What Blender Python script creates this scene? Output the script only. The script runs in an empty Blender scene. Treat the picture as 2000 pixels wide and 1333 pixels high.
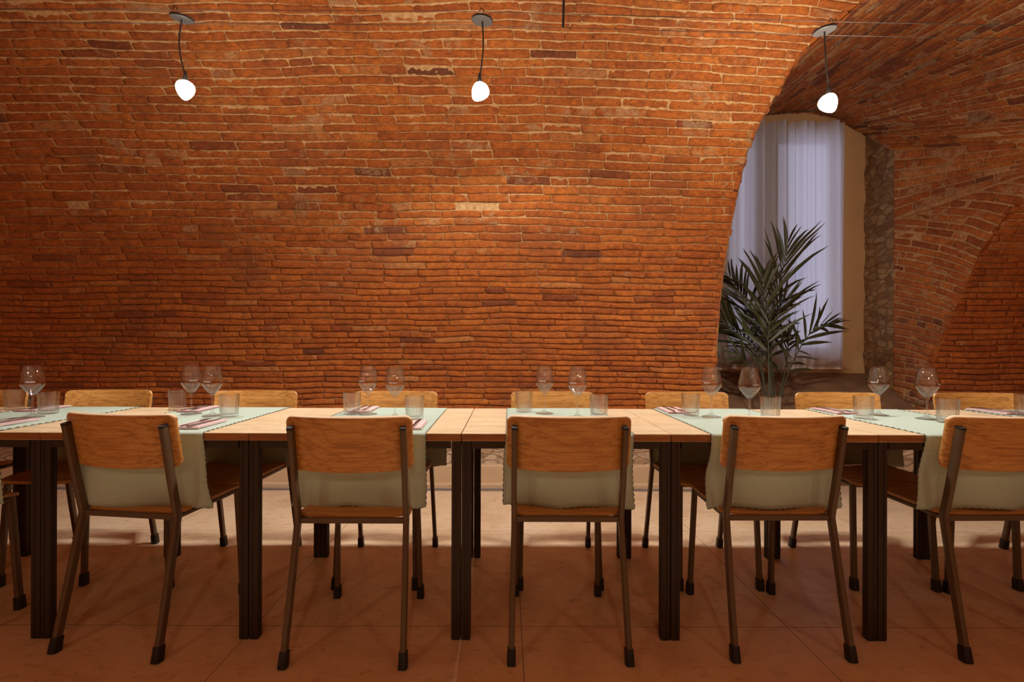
import bpy, math, random
import numpy as np
from mathutils import Vector, Matrix

# ------------------------------------------------------------------ camera, world, light, exposure
sc = bpy.context.scene
COL = sc.collection
PI = math.pi
R = math.radians
random.seed(7)
rng = np.random.default_rng(11)

CAM_H = 1.063
cam_d = bpy.data.cameras.new('camera')
cam_d.sensor_width = 36.0
cam_d.lens = 18.0
cam_d.shift_x = 0.0055
cam_d.shift_y = 0.006
cam_d.clip_start = 0.02
cam = bpy.data.objects.new('camera', cam_d)
COL.objects.link(cam)
cam.matrix_world = Matrix.Translation((0, 0, CAM_H)) @ Matrix.Rotation(R(90), 4, 'X') @ Matrix.Rotation(R(0.18), 4, 'Z')
sc.camera = cam

sc.view_settings.view_transform = 'Standard'
sc.view_settings.look = 'None'
sc.view_settings.exposure = 0.0
sc.view_settings.gamma = 1.0
sc.view_settings.use_curve_mapping = False
sc.cycles.max_bounces = 12
sc.cycles.diffuse_bounces = 5
sc.cycles.transmission_bounces = 12
sc.cycles.transparent_max_bounces = 16
sc.cycles.sample_clamp_indirect = 4.0

world = bpy.data.worlds.new('world')
sc.world = world
world.use_nodes = True
bg = world.node_tree.nodes['Background']
bg.inputs[0].default_value = (0.63, 0.67, 0.95, 1)      # dusk daylight outside the window
bg.inputs[1].default_value = 2.3

LAMP_COL = (1.0, 0.90, 0.74)
ROOM_COL = (1.0, 0.74, 0.42)
BEAM_W = 116.0
LAMP_W = 33.0
ROOM_LAMPS_W = 34.0
# the same pendants hang in rows further back in the room, behind the camera
for i, (lx, ly) in enumerate([(-2.6, -2.1), (0.1, -2.1), (2.7, -2.1)]):
    ld = bpy.data.lights.new('room_lamp_light', 'POINT')
    ld.energy = ROOM_LAMPS_W
    ld.color = ROOM_COL
    ld.shadow_soft_size = 0.05
    lo = bpy.data.objects.new('room_lamp_light', ld)
    lo.location = (lx, ly, 2.35)
    COL.objects.link(lo)
pd = bpy.data.lights.new('window_portal', 'AREA')
pd.shape = 'RECTANGLE'; pd.size = 1.3; pd.size_y = 2.2; pd.cycles.is_portal = True
po = bpy.data.objects.new('window_portal', pd)
po.location = (2.6, 4.95, 2.05); po.rotation_euler = (R(-90), 0, 0)
COL.objects.link(po)

# ------------------------------------------------------------------ noise
def _h(ix, iy, seed):
    n = (ix.astype(np.int64) * 374761393 + iy.astype(np.int64) * 668265263 + seed * 1274126177) & 0x7fffffff
    n = ((n ^ (n >> 13)) * 1274126177) & 0x7fffffff
    n = (n ^ (n >> 16)) & 0xffff
    return n / 32767.5 - 1.0
def vn(x, y, seed=0):
    x = np.asarray(x, float); y = np.asarray(y, float)
    x, y = np.broadcast_arrays(x, y)
    ix = np.floor(x); iy = np.floor(y)
    fx = x - ix; fy = y - iy
    fx = fx * fx * (3 - 2 * fx); fy = fy * fy * (3 - 2 * fy)
    a = _h(ix, iy, seed); b = _h(ix + 1, iy, seed); c = _h(ix, iy + 1, seed); d = _h(ix + 1, iy + 1, seed)
    return (a * (1 - fx) + b * fx) * (1 - fy) + (c * (1 - fx) + d * fx) * fy
def fbm(x, y, seed=0, o=3):
    s = 0; a = 1.0
    for k in range(o):
        s = s + a * vn(x * 2 ** k, y * 2 ** k, seed + k * 17); a *= 0.5
    return s / 1.75

# ------------------------------------------------------------------ mesh helpers
def link_mesh(name, me, mats, parent=None):
    o = bpy.data.objects.new(name, me)
    COL.objects.link(o)
    for m in (mats if isinstance(mats, (list, tuple)) else [mats]):
        me.materials.append(m)
    if parent is not None:
        o.parent = parent
    return o

class MB:
    def __init__(s):
        s.v = []; s.f = []; s.mi = []; s.m = 0
    def add(s, vs, fs):
        b = len(s.v)
        s.v += [tuple(p) for p in vs]
        for f in fs:
            s.f.append([i + b for i in f]); s.mi.append(s.m)
    def box(s, c, d, M=None, bev=0.0):
        x, y, z = d[0] / 2, d[1] / 2, d[2] / 2
        if bev <= 0:
            vs = [(sx * x, sy * y, sz * z) for sx in (-1, 1) for sy in (-1, 1) for sz in (-1, 1)]
            fs = [(0, 1, 3, 2), (4, 6, 7, 5), (0, 4, 5, 1), (2, 3, 7, 6), (0, 2, 6, 4), (1, 5, 7, 3)]
        else:
            b = bev
            vs = []; idx = {}
            for sx in (-1, 1):
                for sy in (-1, 1):
                    for sz in (-1, 1):
                        for a in range(3):
                            p = [sx * (x - b), sy * (y - b), sz * (z - b)]
                            p[a] = (sx * x, sy * y, sz * z)[a]
                            idx[(sx, sy, sz, a)] = len(vs); vs.append(tuple(p))
            fs = []
            for a in range(3):
                o1, o2 = (a + 1) % 3, (a + 2) % 3
                for sg in (-1, 1):
                    q = []
                    for s1, s2 in ((-1, -1), (1, -1), (1, 1), (-1, 1)):
                        k = [0, 0, 0]; k[a] = sg; k[o1] = s1; k[o2] = s2
                        q.append(idx[(k[0], k[1], k[2], a)])
                    fs.append(q if sg > 0 else q[::-1])
            for a in range(3):
                o1, o2 = (a + 1) % 3, (a + 2) % 3
                for s1 in (-1, 1):
                    for s2 in (-1, 1):
                        k0 = [0, 0, 0]; k0[a] = -1; k0[o1] = s1; k0[o2] = s2
                        k1 = list(k0); k1[a] = 1
                        q = [idx[(*k0, o1)], idx[(*k1, o1)], idx[(*k1, o2)], idx[(*k0, o2)]]
                        fs.append(q if s1 * s2 < 0 else q[::-1])
            for sx in (-1, 1):
                for sy in (-1, 1):
                    for sz in (-1, 1):
                        q = [idx[(sx, sy, sz, a)] for a in range(3)]
                        fs.append(q if sx * sy * sz > 0 else q[::-1])
        if M is not None:
            vs = [tuple(M @ Vector(p)) for p in vs]
        s.add([(p[0] + c[0], p[1] + c[1], p[2] + c[2]) for p in vs], fs)
    def sweep(s, pts, cross, up=(1, 0, 0), closed_cross=True, caps=True, scales=None):
        """cross: 2-D points (a along 'up', b along the other normal)"""
        P = [Vector(p) for p in pts]; n = len(P); U = Vector(up).normalized()
        rings = []
        for i, p in enumerate(P):
            t = (P[min(i + 1, n - 1)] - P[max(i - 1, 0)]).normalized()
            a = (U - t * U.dot(t)).normalized()
            b = t.cross(a)
            k = scales[i] if scales else 1.0
            rings.append([p + a * (c[0] * k) + b * (c[1] * k) for c in cross])
        m = len(cross); vs = [q for r in rings for q in r]; fs = []
        for i in range(n - 1):
            for j in range(m):
                j2 = (j + 1) % m
                fs.append((i * m + j, i * m + j2, (i + 1) * m + j2, (i + 1) * m + j))
        if caps:
            fs.append(tuple(range(m))[::-1]); fs.append(tuple(range((n - 1) * m, n * m)))
        s.add(vs, fs)
    def tube(s, pts, r, seg=10, up=(0, 0, 1), scales=None):
        P0 = Vector(pts[1]) - Vector(pts[0])
        u = Vector(up)
        if abs(P0.normalized().dot(u.normalized())) > 0.9:
            u = Vector((1, 0, 0))
        s.sweep(pts, [(r * math.cos(2 * PI * k / seg), r * math.sin(2 * PI * k / seg)) for k in range(seg)], u, scales=scales)
    def lathe(s, prof, seg=32, c=(0, 0, 0), closed=False, rad=None):
        n = len(prof); vs = []; fs = []
        for i, (r, z) in enumerate(prof):
            for j in range(seg):
                th = 2 * PI * j / seg
                rr = rad(i, th, r) if rad else r
                vs.append((c[0] + rr * math.cos(th), c[1] + rr * math.sin(th), c[2] + z))
        rows = n if closed else n - 1
        for i in range(rows):
            i2 = (i + 1) % n
            for j in range(seg):
                j2 = (j + 1) % seg
                fs.append((i * seg + j, i * seg + j2, i2 * seg + j2, i2 * seg + j))
        s.add(vs, fs)
    def grid(s, P, nu, nv):
        vs = [P(i / nu, j / nv) for j in range(nv + 1) for i in range(nu + 1)]
        fs = [(j * (nu + 1) + i, j * (nu + 1) + i + 1, (j + 1) * (nu + 1) + i + 1, (j + 1) * (nu + 1) + i) for j in range(nv) for i in range(nu)]
        s.add(vs, fs)
    def slab(s, P, N, nu, nv, t):
        """closed thin solid over surface P(u,v) with thickness t along N(u,v)"""
        w = nu + 1
        top = [Vector(P(i / nu, j / nv)) for j in range(nv + 1) for i in range(nu + 1)]
        nn = [Vector(N(i / nu, j / nv)) for j in range(nv + 1) for i in range(nu + 1)]
        bot = [p - q * t for p, q in zip(top, nn)]
        K = len(top)
        fs = []
        for j in range(nv):
            for i in range(nu):
                a, b, c, d = j * w + i, j * w + i + 1, (j + 1) * w + i + 1, (j + 1) * w + i
                fs.append((a, b, c, d)); fs.append((d + K, c + K, b + K, a + K))
        loop = [i for i in range(nu)] + [j * w + nu for j in range(nv)] + [nv * w + i for i in range(nu, 0, -1)] + [j * w for j in range(nv, 0, -1)]
        for k in range(len(loop)):
            a, b = loop[k], loop[(k + 1) % len(loop)]
            fs.append((b, a, a + K, b + K))
        s.add(top + bot, fs)
    def mesh(s, name, smooth=30):
        me = bpy.data.meshes.new(name)
        me.from_pydata(s.v, [], s.f)
        me.polygons.foreach_set('material_index', s.mi)
        me.update()
        if smooth:
            me.polygons.foreach_set('use_smooth', [True] * len(me.polygons))
            me.set_sharp_from_angle(angle=R(smooth))
        return me
    def build(s, name, mats, parent=None, smooth=30):
        return link_mesh(name, s.mesh(name, smooth), mats, parent)

def tag(o, label=None, cat=None, group=None, kind=None):
    if label: o['label'] = label
    if cat: o['category'] = cat
    if group: o['group'] = group
    if kind: o['kind'] = kind
    return o
def empty(name, loc=(0, 0, 0), rz=0):
    o = bpy.data.objects.new(name, None)
    o.empty_display_size = 0.1
    COL.objects.link(o); o.location = loc; o.rotation_euler = (0, 0, rz)
    return o
def copy_tree(o, parent=None):
    c = o.copy(); COL.objects.link(c)
    if parent is not None:
        c.parent = parent
    for ch in [x for x in o.children]:
        copy_tree(ch, c)
    return c
def put(o, loc, rz=0.0, label=None, group=None):
    o.location = loc; o.rotation_euler = (0, 0, rz)
    if label: o['label'] = label
    if group: o['group'] = group
    return o

# ------------------------------------------------------------------ materials
def new_mat(name):
    m = bpy.data.materials.new(name); m.use_nodes = True
    nt = m.node_tree; nt.nodes.clear()
    return m, nt, nt.nodes, nt.links
def N_(nt, t, **kw):
    n = nt.nodes.new(t)
    for k, v in kw.items():
        setattr(n, k, v)
    return n
def out(nt, sh):
    o = nt.nodes.new('ShaderNodeOutputMaterial'); nt.links.new(sh, o.inputs[0]); return o
def princ(nt, col=(.8, .8, .8), rough=.5, metal=0.0, **kw):
    p = nt.nodes.new('ShaderNodeBsdfPrincipled')
    p.inputs['Base Color'].default_value = (*col, 1)
    p.inputs['Roughness'].default_value = rough
    p.inputs['Metallic'].default_value = metal
    for k, v in kw.items():
        p.inputs[k].default_value = v
    return p
def coords(nt, kind='Object', scale=(1, 1, 1), rnd=False):
    tc = nt.nodes.new('ShaderNodeTexCoord'); mp = nt.nodes.new('ShaderNodeMapping')
    nt.links.new(tc.outputs[kind], mp.inputs[0]); mp.inputs[3].default_value = scale
    if rnd:
        oi = nt.nodes.new('ShaderNodeObjectInfo'); mul = nt.nodes.new('ShaderNodeMath'); mul.operation = 'MULTIPLY'
        nt.links.new(oi.outputs['Random'], mul.inputs[0]); mul.inputs[1].default_value = 37.0
        nt.links.new(mul.outputs[0], mp.inputs[1])
    return mp.outputs[0]
def noise(nt, vec, scale, detail=4, rough=.55, dist=0.0):
    n = nt.nodes.new('ShaderNodeTexNoise'); nt.links.new(vec, n.inputs['Vector'])
    n.inputs['Scale'].default_value = scale; n.inputs['Detail'].default_value = detail
    n.inputs['Roughness'].default_value = rough; n.inputs['Distortion'].default_value = dist
    return n.outputs['Fac']
def ramp(nt, fac, stops, interp='LINEAR'):
    r = nt.nodes.new('ShaderNodeValToRGB'); nt.links.new(fac, r.inputs[0]); cr = r.color_ramp; cr.interpolation = interp
    while len(cr.elements) < len(stops):
        cr.elements.new(0.5)
    for e, (p, c) in zip(cr.elements, stops):
        e.position = p; e.color = (*c, 1) if len(c) == 3 else c
    return r.outputs[0]
def mix(nt, fac, a, b, mode='MIX'):
    m = nt.nodes.new('ShaderNodeMix'); m.data_type = 'RGBA'; m.blend_type = mode
    for val, i in ((fac, 0), (a, 6), (b, 7)):
        if isinstance(val, (int, float)):
            m.inputs[i].default_value = val
        elif isinstance(val, tuple):
            m.inputs[i].default_value = (*val, 1)
        else:
            nt.links.new(val, m.inputs[i])
    return m.outputs[2]
def mth(nt, op, a, b=None, clamp=False):
    m = nt.nodes.new('ShaderNodeMath'); m.operation = op; m.use_clamp = clamp
    for v, i in ((a, 0), (b, 1)):
        if v is None: continue
        if isinstance(v, (int, float)): m.inputs[i].default_value = v
        else: nt.links.new(v, m.inputs[i])
    return m.outputs[0]
def bump(nt, p, h, strength=.3, dist=.01):
    b = nt.nodes.new('ShaderNodeBump'); nt.links.new(h, b.inputs['Height'])
    b.inputs['Strength'].default_value = strength; b.inputs['Distance'].default_value = dist
    nt.links.new(b.outputs[0], p.inputs['Normal'])

def simple(name, col, rough=.5, metal=0.0, nscale=0, var=.15, bmp=0, **kw):
    m, nt, n, l = new_mat(name)
    p = princ(nt, col, rough, metal, **kw)
    if nscale:
        v = coords(nt)
        f = noise(nt, v, nscale)
        c = mix(nt, f, tuple(x * (1 - var) for x in col), tuple(min(1, x * (1 + var)) for x in col))
        l.new(c, p.inputs['Base Color'])
        if bmp: bump(nt, p, f, bmp, .004)
    out(nt, p.outputs[0]); return m

def brick_mat():
    m, nt, n, l = new_mat('old_brick')
    at = N_(nt, 'ShaderNodeAttribute', attribute_name='bv')
    sep = nt.nodes.new('ShaderNodeSeparateColor'); l.new(at.outputs['Color'], sep.inputs[0])
    col = ramp(nt, sep.outputs[0], [(0.0, (.17, .045, .016)), (.09, (.28, .065, .015)), (.3, (.40, .096, .013)),
                                   (.6, (.47, .125, .016)), (.88, (.54, .165, .024)), (1.0, (.50, .20, .06))])
    v = coords(nt)
    f1 = noise(nt, coords(nt, scale=(.6, 1, 1.5)), 55, 6, .72)
    f6 = noise(nt, v, 16, 4, .7)
    col = mix(nt, .8, col, ramp(nt, f6, [(.3, (.55, .50, .5)), (.52, (1, 1, 1)), (.75, (1.25, 1.3, 1.3))]), 'MULTIPLY')
    col = mix(nt, .9, col, ramp(nt, f1, [(.28, (.42, .36, .34)), (.5, (1, 1, 1)), (.72, (1.5, 1.5, 1.5))]), 'MULTIPLY')
    f2 = noise(nt, v, 9, 5, .7, .6)
    # patches of lime left on the face of some bricks
    thr = mth(nt, 'MULTIPLY', sep.outputs[2], .34)
    s = mth(nt, 'SUBTRACT', mth(nt, 'ADD', f2, thr), .80)
    s = mth(nt, 'MULTIPLY', s, 9.0, True)
    f3 = noise(nt, v, 70, 4, .7)
    s = mth(nt, 'MULTIPLY', s, ramp(nt, f3, [(.35, (.2, .2, .2)), (.6, (1, 1, 1))]))
    col = mix(nt, mth(nt, 'MULTIPLY', s, .8), col, (.52, .34, .18))
    f7 = noise(nt, v, 210, 3, .6)
    col = mix(nt, ramp(nt, f7, [(.60, (0, 0, 0)), (.68, (.55, .55, .55))]), col, (.62, .34, .15))
    col = mix(nt, ramp(nt, f7, [(.30, (.6, .6, .6)), (.38, (0, 0, 0))]), col, (.15, .035, .01))
    # soot
    f4 = noise(nt, v, 2.3, 6, .65, .3)
    col = mix(nt, ramp(nt, f4, [(.5, (0, 0, 0)), (.72, (.45, .45, .45))]), col, (.16, .06, .03))
    p = princ(nt, rough=.88); l.new(col, p.inputs['Base Color'])
    f5 = noise(nt, v, 150, 5, .75)
    bump(nt, p, mix(nt, .5, f5, f1), 1.0, .010)
    out(nt, p.outputs[0]); return m
def mortar_mat():
    m, nt, n, l = new_mat('lime_mortar')
    at = N_(nt, 'ShaderNodeAttribute', attribute_name='bv')
    sep = nt.nodes.new('ShaderNodeSeparateColor'); l.new(at.outputs['Color'], sep.inputs[0])
    v = coords(nt)
    f = noise(nt, v, 30, 6, .7)
    pale = ramp(nt, f, [(.3, (.40, .21, .08)), (.55, (.64, .39, .18)), (.8, (.78, .55, .31))])
    dusty = ramp(nt, f, [(.3, (.22, .07, .02)), (.7, (.40, .15, .045))])
    col = mix(nt, sep.outputs[0], dusty, pale)
    p = princ(nt, rough=.95); l.new(col, p.inputs['Base Color'])
    bump(nt, p, noise(nt, v, 120, 5, .75), .6, .008)
    out(nt, p.outputs[0]); return m
def rubble_mat(name, a, b, c):
    m, nt, n, l = new_mat(name)
    v = coords(nt, scale=(1, 1, 1.9))
    wn_ = nt.nodes.new('ShaderNodeTexNoise'); l.new(v, wn_.inputs['Vector']); wn_.inputs['Scale'].default_value = 7; wn_.inputs['Detail'].default_value = 5
    vm = nt.nodes.new('ShaderNodeVectorMath'); vm.operation = 'MULTIPLY_ADD'; l.new(wn_.outputs['Color'], vm.inputs[0]); vm.inputs[1].default_value = (.16, .16, .16); l.new(v, vm.inputs[2])
    v = vm.outputs[0]
    vo = nt.nodes.new('ShaderNodeTexVoronoi'); l.new(v, vo.inputs['Vector']); vo.inputs['Scale'].default_value = 9
    vd = nt.nodes.new('ShaderNodeTexVoronoi'); vd.feature = 'DISTANCE_TO_EDGE'; l.new(v, vd.inputs['Vector']); vd.inputs['Scale'].default_value = 9
    f = noise(nt, v, 14, 6, .7)
    sep = nt.nodes.new('ShaderNodeSeparateColor'); l.new(vo.outputs['Color'], sep.inputs[0])
    st = ramp(nt, sep.outputs[0], [(0, a), (.5, b), (1, c)])
    st = mix(nt, .8, st, ramp(nt, f, [(.3, (.6, .6, .6)), (.7, (1.25, 1.25, 1.25))]), 'MULTIPLY')
    e = ramp(nt, mth(nt, 'ADD', vd.outputs['Distance'], mth(nt, 'MULTIPLY', f, .12)), [(.06, (0, 0, 0)), (.16, (1, 1, 1))])
    col = mix(nt, e, tuple(x * .75 for x in b), st)
    p = princ(nt, rough=.95); l.new(col, p.inputs['Base Color'])
    bump(nt, p, mix(nt, .4, e, f), .8, .02)
    out(nt, p.outputs[0]); return m
def wood_mat(name, light, mid, dark, rough=.45, axis=(2.2, 40, 40), rnd=True, knots=True):
    m, nt, n, l = new_mat(name)
    v = coords(nt, scale=axis, rnd=rnd)
    big = noise(nt, coords(nt, scale=(axis[0] * .45, axis[1] * .085, axis[2] * .085), rnd=rnd), 1.0, 2, .45, .35)
    wv = mth(nt, 'FRACT', mth(nt, 'MULTIPLY', big, 13))
    wv = mth(nt, 'ABSOLUTE', mth(nt, 'SUBTRACT', wv, .5))
    f = noise(nt, v, 1.0, 6, .62, .1)
    col = ramp(nt, f, [(.3, dark), (.5, mid), (.68, light)])
    col = mix(nt, ramp(nt, wv, [(0, (.38, .38, .38)), (.16, (0, 0, 0))]), col, dark)
    fine = noise(nt, coords(nt, scale=tuple(a * 5 for a in axis), rnd=rnd), 1.0, 4, .6)
    col = mix(nt, .5, col, ramp(nt, fine, [(.35, (.72, .70, .66)), (.6, (1.05, 1.05, 1.05))]), 'MULTIPLY')
    p = princ(nt, rough=rough); l.new(col, p.inputs['Base Color'])
    bump(nt, p, fine, .12, .002)
    out(nt, p.outputs[0]); return m
def fabric_mat(name, col, thr=600, var=.12, translucent=0.0):
    m, nt, n, l = new_mat(name)
    v = coords(nt)
    f = noise(nt, v, 12, 5, .6)
    w = noise(nt, coords(nt, scale=(1, 1, .25)), thr, 2, .5)
    c = mix(nt, f, tuple(x * (1 - var) for x in col), tuple(min(1, x * (1 + var)) for x in col))
    c = mix(nt, .35, c, ramp(nt, w, [(.3, (.8, .8, .8)), (.7, (1.1, 1.1, 1.1))]), 'MULTIPLY')
    p = princ(nt, rough=.9); l.new(c, p.inputs['Base Color'])
    p.inputs['Sheen Weight'].default_value = .15
    bump(nt, p, mix(nt, .5, w, f), .25, .003)
    sh = p.outputs[0]
    if translucent:
        t = nt.nodes.new('ShaderNodeBsdfTranslucent'); l.new(c, t.inputs[0])
        ms = nt.nodes.new('ShaderNodeMixShader'); ms.inputs[0].default_value = translucent
        l.new(sh, ms.inputs[1]); l.new(t.outputs[0], ms.inputs[2]); sh = ms.outputs[0]
    out(nt, sh); return m
def floor_mat():
    m, nt, n, l = new_mat('stone_floor_tiles')
    v = coords(nt)
    f = noise(nt, v, 2.6, 7, .68, .6)
    col = ramp(nt, f, [(.3, (.60, .41, .24)), (.5, (.76, .56, .37)), (.72, (.82, .65, .47))])
    f2 = noise(nt, coords(nt, scale=(3.2, 7, 1)), 4.5, 8, .75, .9)
    col = mix(nt, ramp(nt, f2, [(.54, (0, 0, 0)), (.66, (.6, .6, .6))]), col, (.40, .24, .12))
    f3 = noise(nt, v, 60, 3, .6)
    col = mix(nt, ramp(nt, f3, [(.66, (0, 0, 0)), (.73, (.4, .4, .4))]), col, (.36, .22, .12))
    # joints every 1.012 m, tiles wobble a little in tone
    sx = nt.nodes.new('ShaderNodeSeparateXYZ'); l.new(v, sx.inputs[0])
    def joint(o, off):
        a = mth(nt, 'DIVIDE', mth(nt, 'SUBTRACT', o, off), 1.012)
        a = mth(nt, 'ABSOLUTE', mth(nt, 'SUBTRACT', mth(nt, 'FRACT', mth(nt, 'ADD', a, 100.5)), .5))
        return mth(nt, 'LESS_THAN', a, .0019)
    j = mth(nt, 'MAXIMUM', joint(sx.outputs[0], .06), joint(sx.outputs[1], 1.947))
    col = mix(nt, mth(nt, 'MULTIPLY', j, .75), col, (.16, .09, .05))
    p = princ(nt, rough=.38); l.new(col, p.inputs['Base Color'])
    l.new(ramp(nt, f2, [(.3, (.30, .30, .30)), (.8, (.48, .48, .48))]), p.inputs['Roughness'])
    bump(nt, p, mth(nt, 'SUBTRACT', mth(nt, 'MULTIPLY', f3, .15), j), .25, .003)
    out(nt, p.outputs[0]); return m
def glass_mat(name, clear):
    m, nt, n, l = new_mat(name)
    rf = nt.nodes.new('ShaderNodeBsdfGlass'); rf.inputs['IOR'].default_value = 1.46; rf.inputs['Roughness'].default_value = 0.0
    t = nt.nodes.new('ShaderNodeBsdfTransparent'); t.inputs[0].default_value = (.995, 1, .997, 1)
    a = nt.nodes.new('ShaderNodeMixShader'); a.inputs[0].default_value = clear
    l.new(rf.outputs[0], a.inputs[1]); l.new(t.outputs[0], a.inputs[2])
    g = nt.nodes.new('ShaderNodeBsdfGlossy'); g.inputs['Roughness'].default_value = 0.02
    lw = nt.nodes.new('ShaderNodeLayerWeight'); lw.inputs['Blend'].default_value = .5
    f = mth(nt, 'ADD', mth(nt, 'MULTIPLY', mth(nt, 'POWER', lw.outputs['Facing'], 3.2), .8), .055)
    b = nt.nodes.new('ShaderNodeMixShader'); l.new(f, b.inputs[0])
    l.new(a.outputs[0], b.inputs[1]); l.new(g.outputs[0], b.inputs[2])
    out(nt, b.outputs[0]); return m
def pane_mat():
    m, nt, n, l = new_mat('window_glass')
    g = nt.nodes.new('ShaderNodeBsdfGlossy'); g.inputs['Roughness'].default_value = 0.02
    t = nt.nodes.new('ShaderNodeBsdfTransparent')
    fr = nt.nodes.new('ShaderNodeFresnel')
    ms = nt.nodes.new('ShaderNodeMixShader'); l.new(fr.outputs[0], ms.inputs[0])
    l.new(t.outputs[0], ms.inputs[1]); l.new(g.outputs[0], ms.inputs[2])
    out(nt, ms.outputs[0]); return m
def emit_mat(name, col, s):
    m, nt, n, l = new_mat(name)
    e = nt.nodes.new('ShaderNodeEmission'); e.inputs[0].default_value = (*col, 1); e.inputs[1].default_value = s
    out(nt, e.outputs[0]); return m
def check_mat():
    m, nt, n, l = new_mat('checked_napkin')
    v = coords(nt); sx = nt.nodes.new('ShaderNodeSeparateXYZ'); l.new(v, sx.inputs[0])
    def st(o):
        return mth(nt, 'LESS_THAN', mth(nt, 'FRACT', mth(nt, 'MULTIPLY', mth(nt, 'ADD', o, 5.0), 90)), .5)
    a, b = st(sx.outputs[0]), st(sx.outputs[1])
    s = mth(nt, 'MULTIPLY', mth(nt, 'ADD', a, b), .5)
    col = mix(nt, s, (.80, .74, .72), (.60, .26, .28))
    p = princ(nt, rough=.9); l.new(col, p.inputs['Base Color'])
    out(nt, p.outputs[0]); return m

M_BRICK = brick_mat(); M_MORTAR = mortar_mat()
M_RUBBLE = rubble_mat('rubble_stone', (.42, .26, .15), (.55, .38, .24), (.66, .50, .36))
M_TUFA = rubble_mat('brown_rubble', (.22, .09, .03), (.32, .17, .065), (.40, .24, .11))
M_PLINTH = simple('skirting_render', (.60, .42, .26), .8, nscale=6, var=.12, bmp=.1)
M_CHANNEL = simple('grey_floor_channel', (.22, .18, .17), .5)
M_FLOOR = floor_mat()
M_PLASTER = simple('ochre_plaster', (.62, .40, .20), .9, nscale=5, var=.12, bmp=.2)
M_SILL = simple('rough_brown_sill', (.20, .105, .05), .95, nscale=7, var=.5, bmp=.6)
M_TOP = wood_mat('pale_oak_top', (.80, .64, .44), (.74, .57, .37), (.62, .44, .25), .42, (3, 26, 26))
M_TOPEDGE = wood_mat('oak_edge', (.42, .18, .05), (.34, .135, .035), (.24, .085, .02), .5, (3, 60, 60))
M_OAK = wood_mat('chair_oak', (.68, .35, .10), (.60, .285, .07), (.33, .12, .022), .45, (3.4, 90, 90))
M_LITPLY = simple('lit_ply_edge', (.82, .62, .40), .5, nscale=40, var=.1)  # ply edge made paler, lamp light on the top band painted in
M_STEEL = simple('bronze_brown_steel', (.115, .070, .036), .42, .15)
M_TSTEEL = simple('dark_table_steel', (.028, .014, .007), .55, .1)
M_RUBBER = simple('black_rubber', (.010, .008, .008), .55)
M_SCREW = simple('screw_steel', (.55, .52, .48), .3, 1.0)
M_RUNNER = fabric_mat('sage_linen', (.50, .62, .54), var=.06, translucent=.12)
M_HEM = fabric_mat('dark_hem_thread', (.06, .055, .045))
M_CURT = None
M_GLASS = glass_mat('clear_glass', .88)
M_GLASS2 = glass_mat('ribbed_glass', .82)
M_ETCH = simple('etched_white', (.85, .85, .85), .6)
M_NAPK = check_mat()
M_CUT = simple('cutlery_steel', (.30, .28, .27), .22, 1.0)
M_DISC = simple('matt_black_disc', (.030, .025, .023), .6)
M_CABLE = simple('black_cable', (.02, .016, .014), .5)
M_WIRE = simple('steel_wire', (.07, .055, .045), .8, 0)
M_BULB = emit_mat('lit_globe', (1.0, .93, .80), 60)
M_LEAF = simple('palm_leaf', (.036, .038, .011), .5, nscale=14, var=.35)
M_STEM = simple('palm_stem', (.035, .033, .014), .6, nscale=20, var=.3)
M_POT = simple('anthracite_pot', (.05, .045, .042), .6)
M_SOIL = simple('potting_soil', (.035, .022, .014), .95, nscale=60, var=.5, bmp=.6)
M_FRAME = simple('window_frame_wood', (.10, .055, .03), .55)
M_PANE = pane_mat()
M_SHELL = simple('far_brick', (.42, .11, .014), .95, nscale=8, var=.3)

# ------------------------------------------------------------------ the vault: profile and the niche outline
VR, VY, VZ = 2.71, 1.24, 0.80
S_TOT = VZ + VR * PI + VZ
def prof(s):
    s = np.asarray(s, float)
    phi = np.clip((s - VZ) / VR, 0, PI)
    z = np.where(s < VZ, s, VZ + VR * np.sin(phi))
    y = VY + VR * np.cos(phi)
    z = np.where(s > VZ + VR * PI, VZ - (s - VZ - VR * PI), z)
    return y, z, -np.cos(phi), -np.sin(phi)
def y_of_z(z):
    z = np.asarray(z, float)
    return np.where(z < VZ, VY + VR, VY + np.sqrt(np.maximum(VR * VR - np.square(np.maximum(z - VZ, 0)), 0)))
def P_main(a, s):
    y, z, ny, nz = prof(s)
    return np.stack(np.broadcast_arrays(a, y, z), -1), np.stack(np.broadcast_arrays(a * 0, ny, nz), -1)
def warp(a, c):
    aa = np.clip(a, 0, 2.4)
    return c - .020 * aa * aa * np.clip((c - 1.1) / 1.8, 0, 1) + .013 * vn(a * 1.1, c * 3, 5) + .0065 * vn(a * 3.6, c * 8, 6) + .003 * vn(a * 9, c * 14, 7)
XL_Z = [0, 2.4, 2.5, 2.81, 2.955, 2.99, 3.12, 3.126]
XL_X = [1.62, 1.62, 1.64, 1.75, 1.88, 1.98, 2.5, 3.0]
XR_Z = [0, 1.03, 1.25, 1.55, 1.78, 1.99, 2.13, 2.3, 2.45, 2.6, 2.95, 3.12, 3.126]
XR_X = [3.26, 3.28, 3.38, 3.46, 3.5, 3.56, 3.64, 3.7, 3.8, 3.78, 3.5, 3.02, 3.0]
def xl(z): return np.interp(z, XL_Z, XL_X)
def xr(z): return np.interp(z, XR_Z, XR_X)

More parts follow.
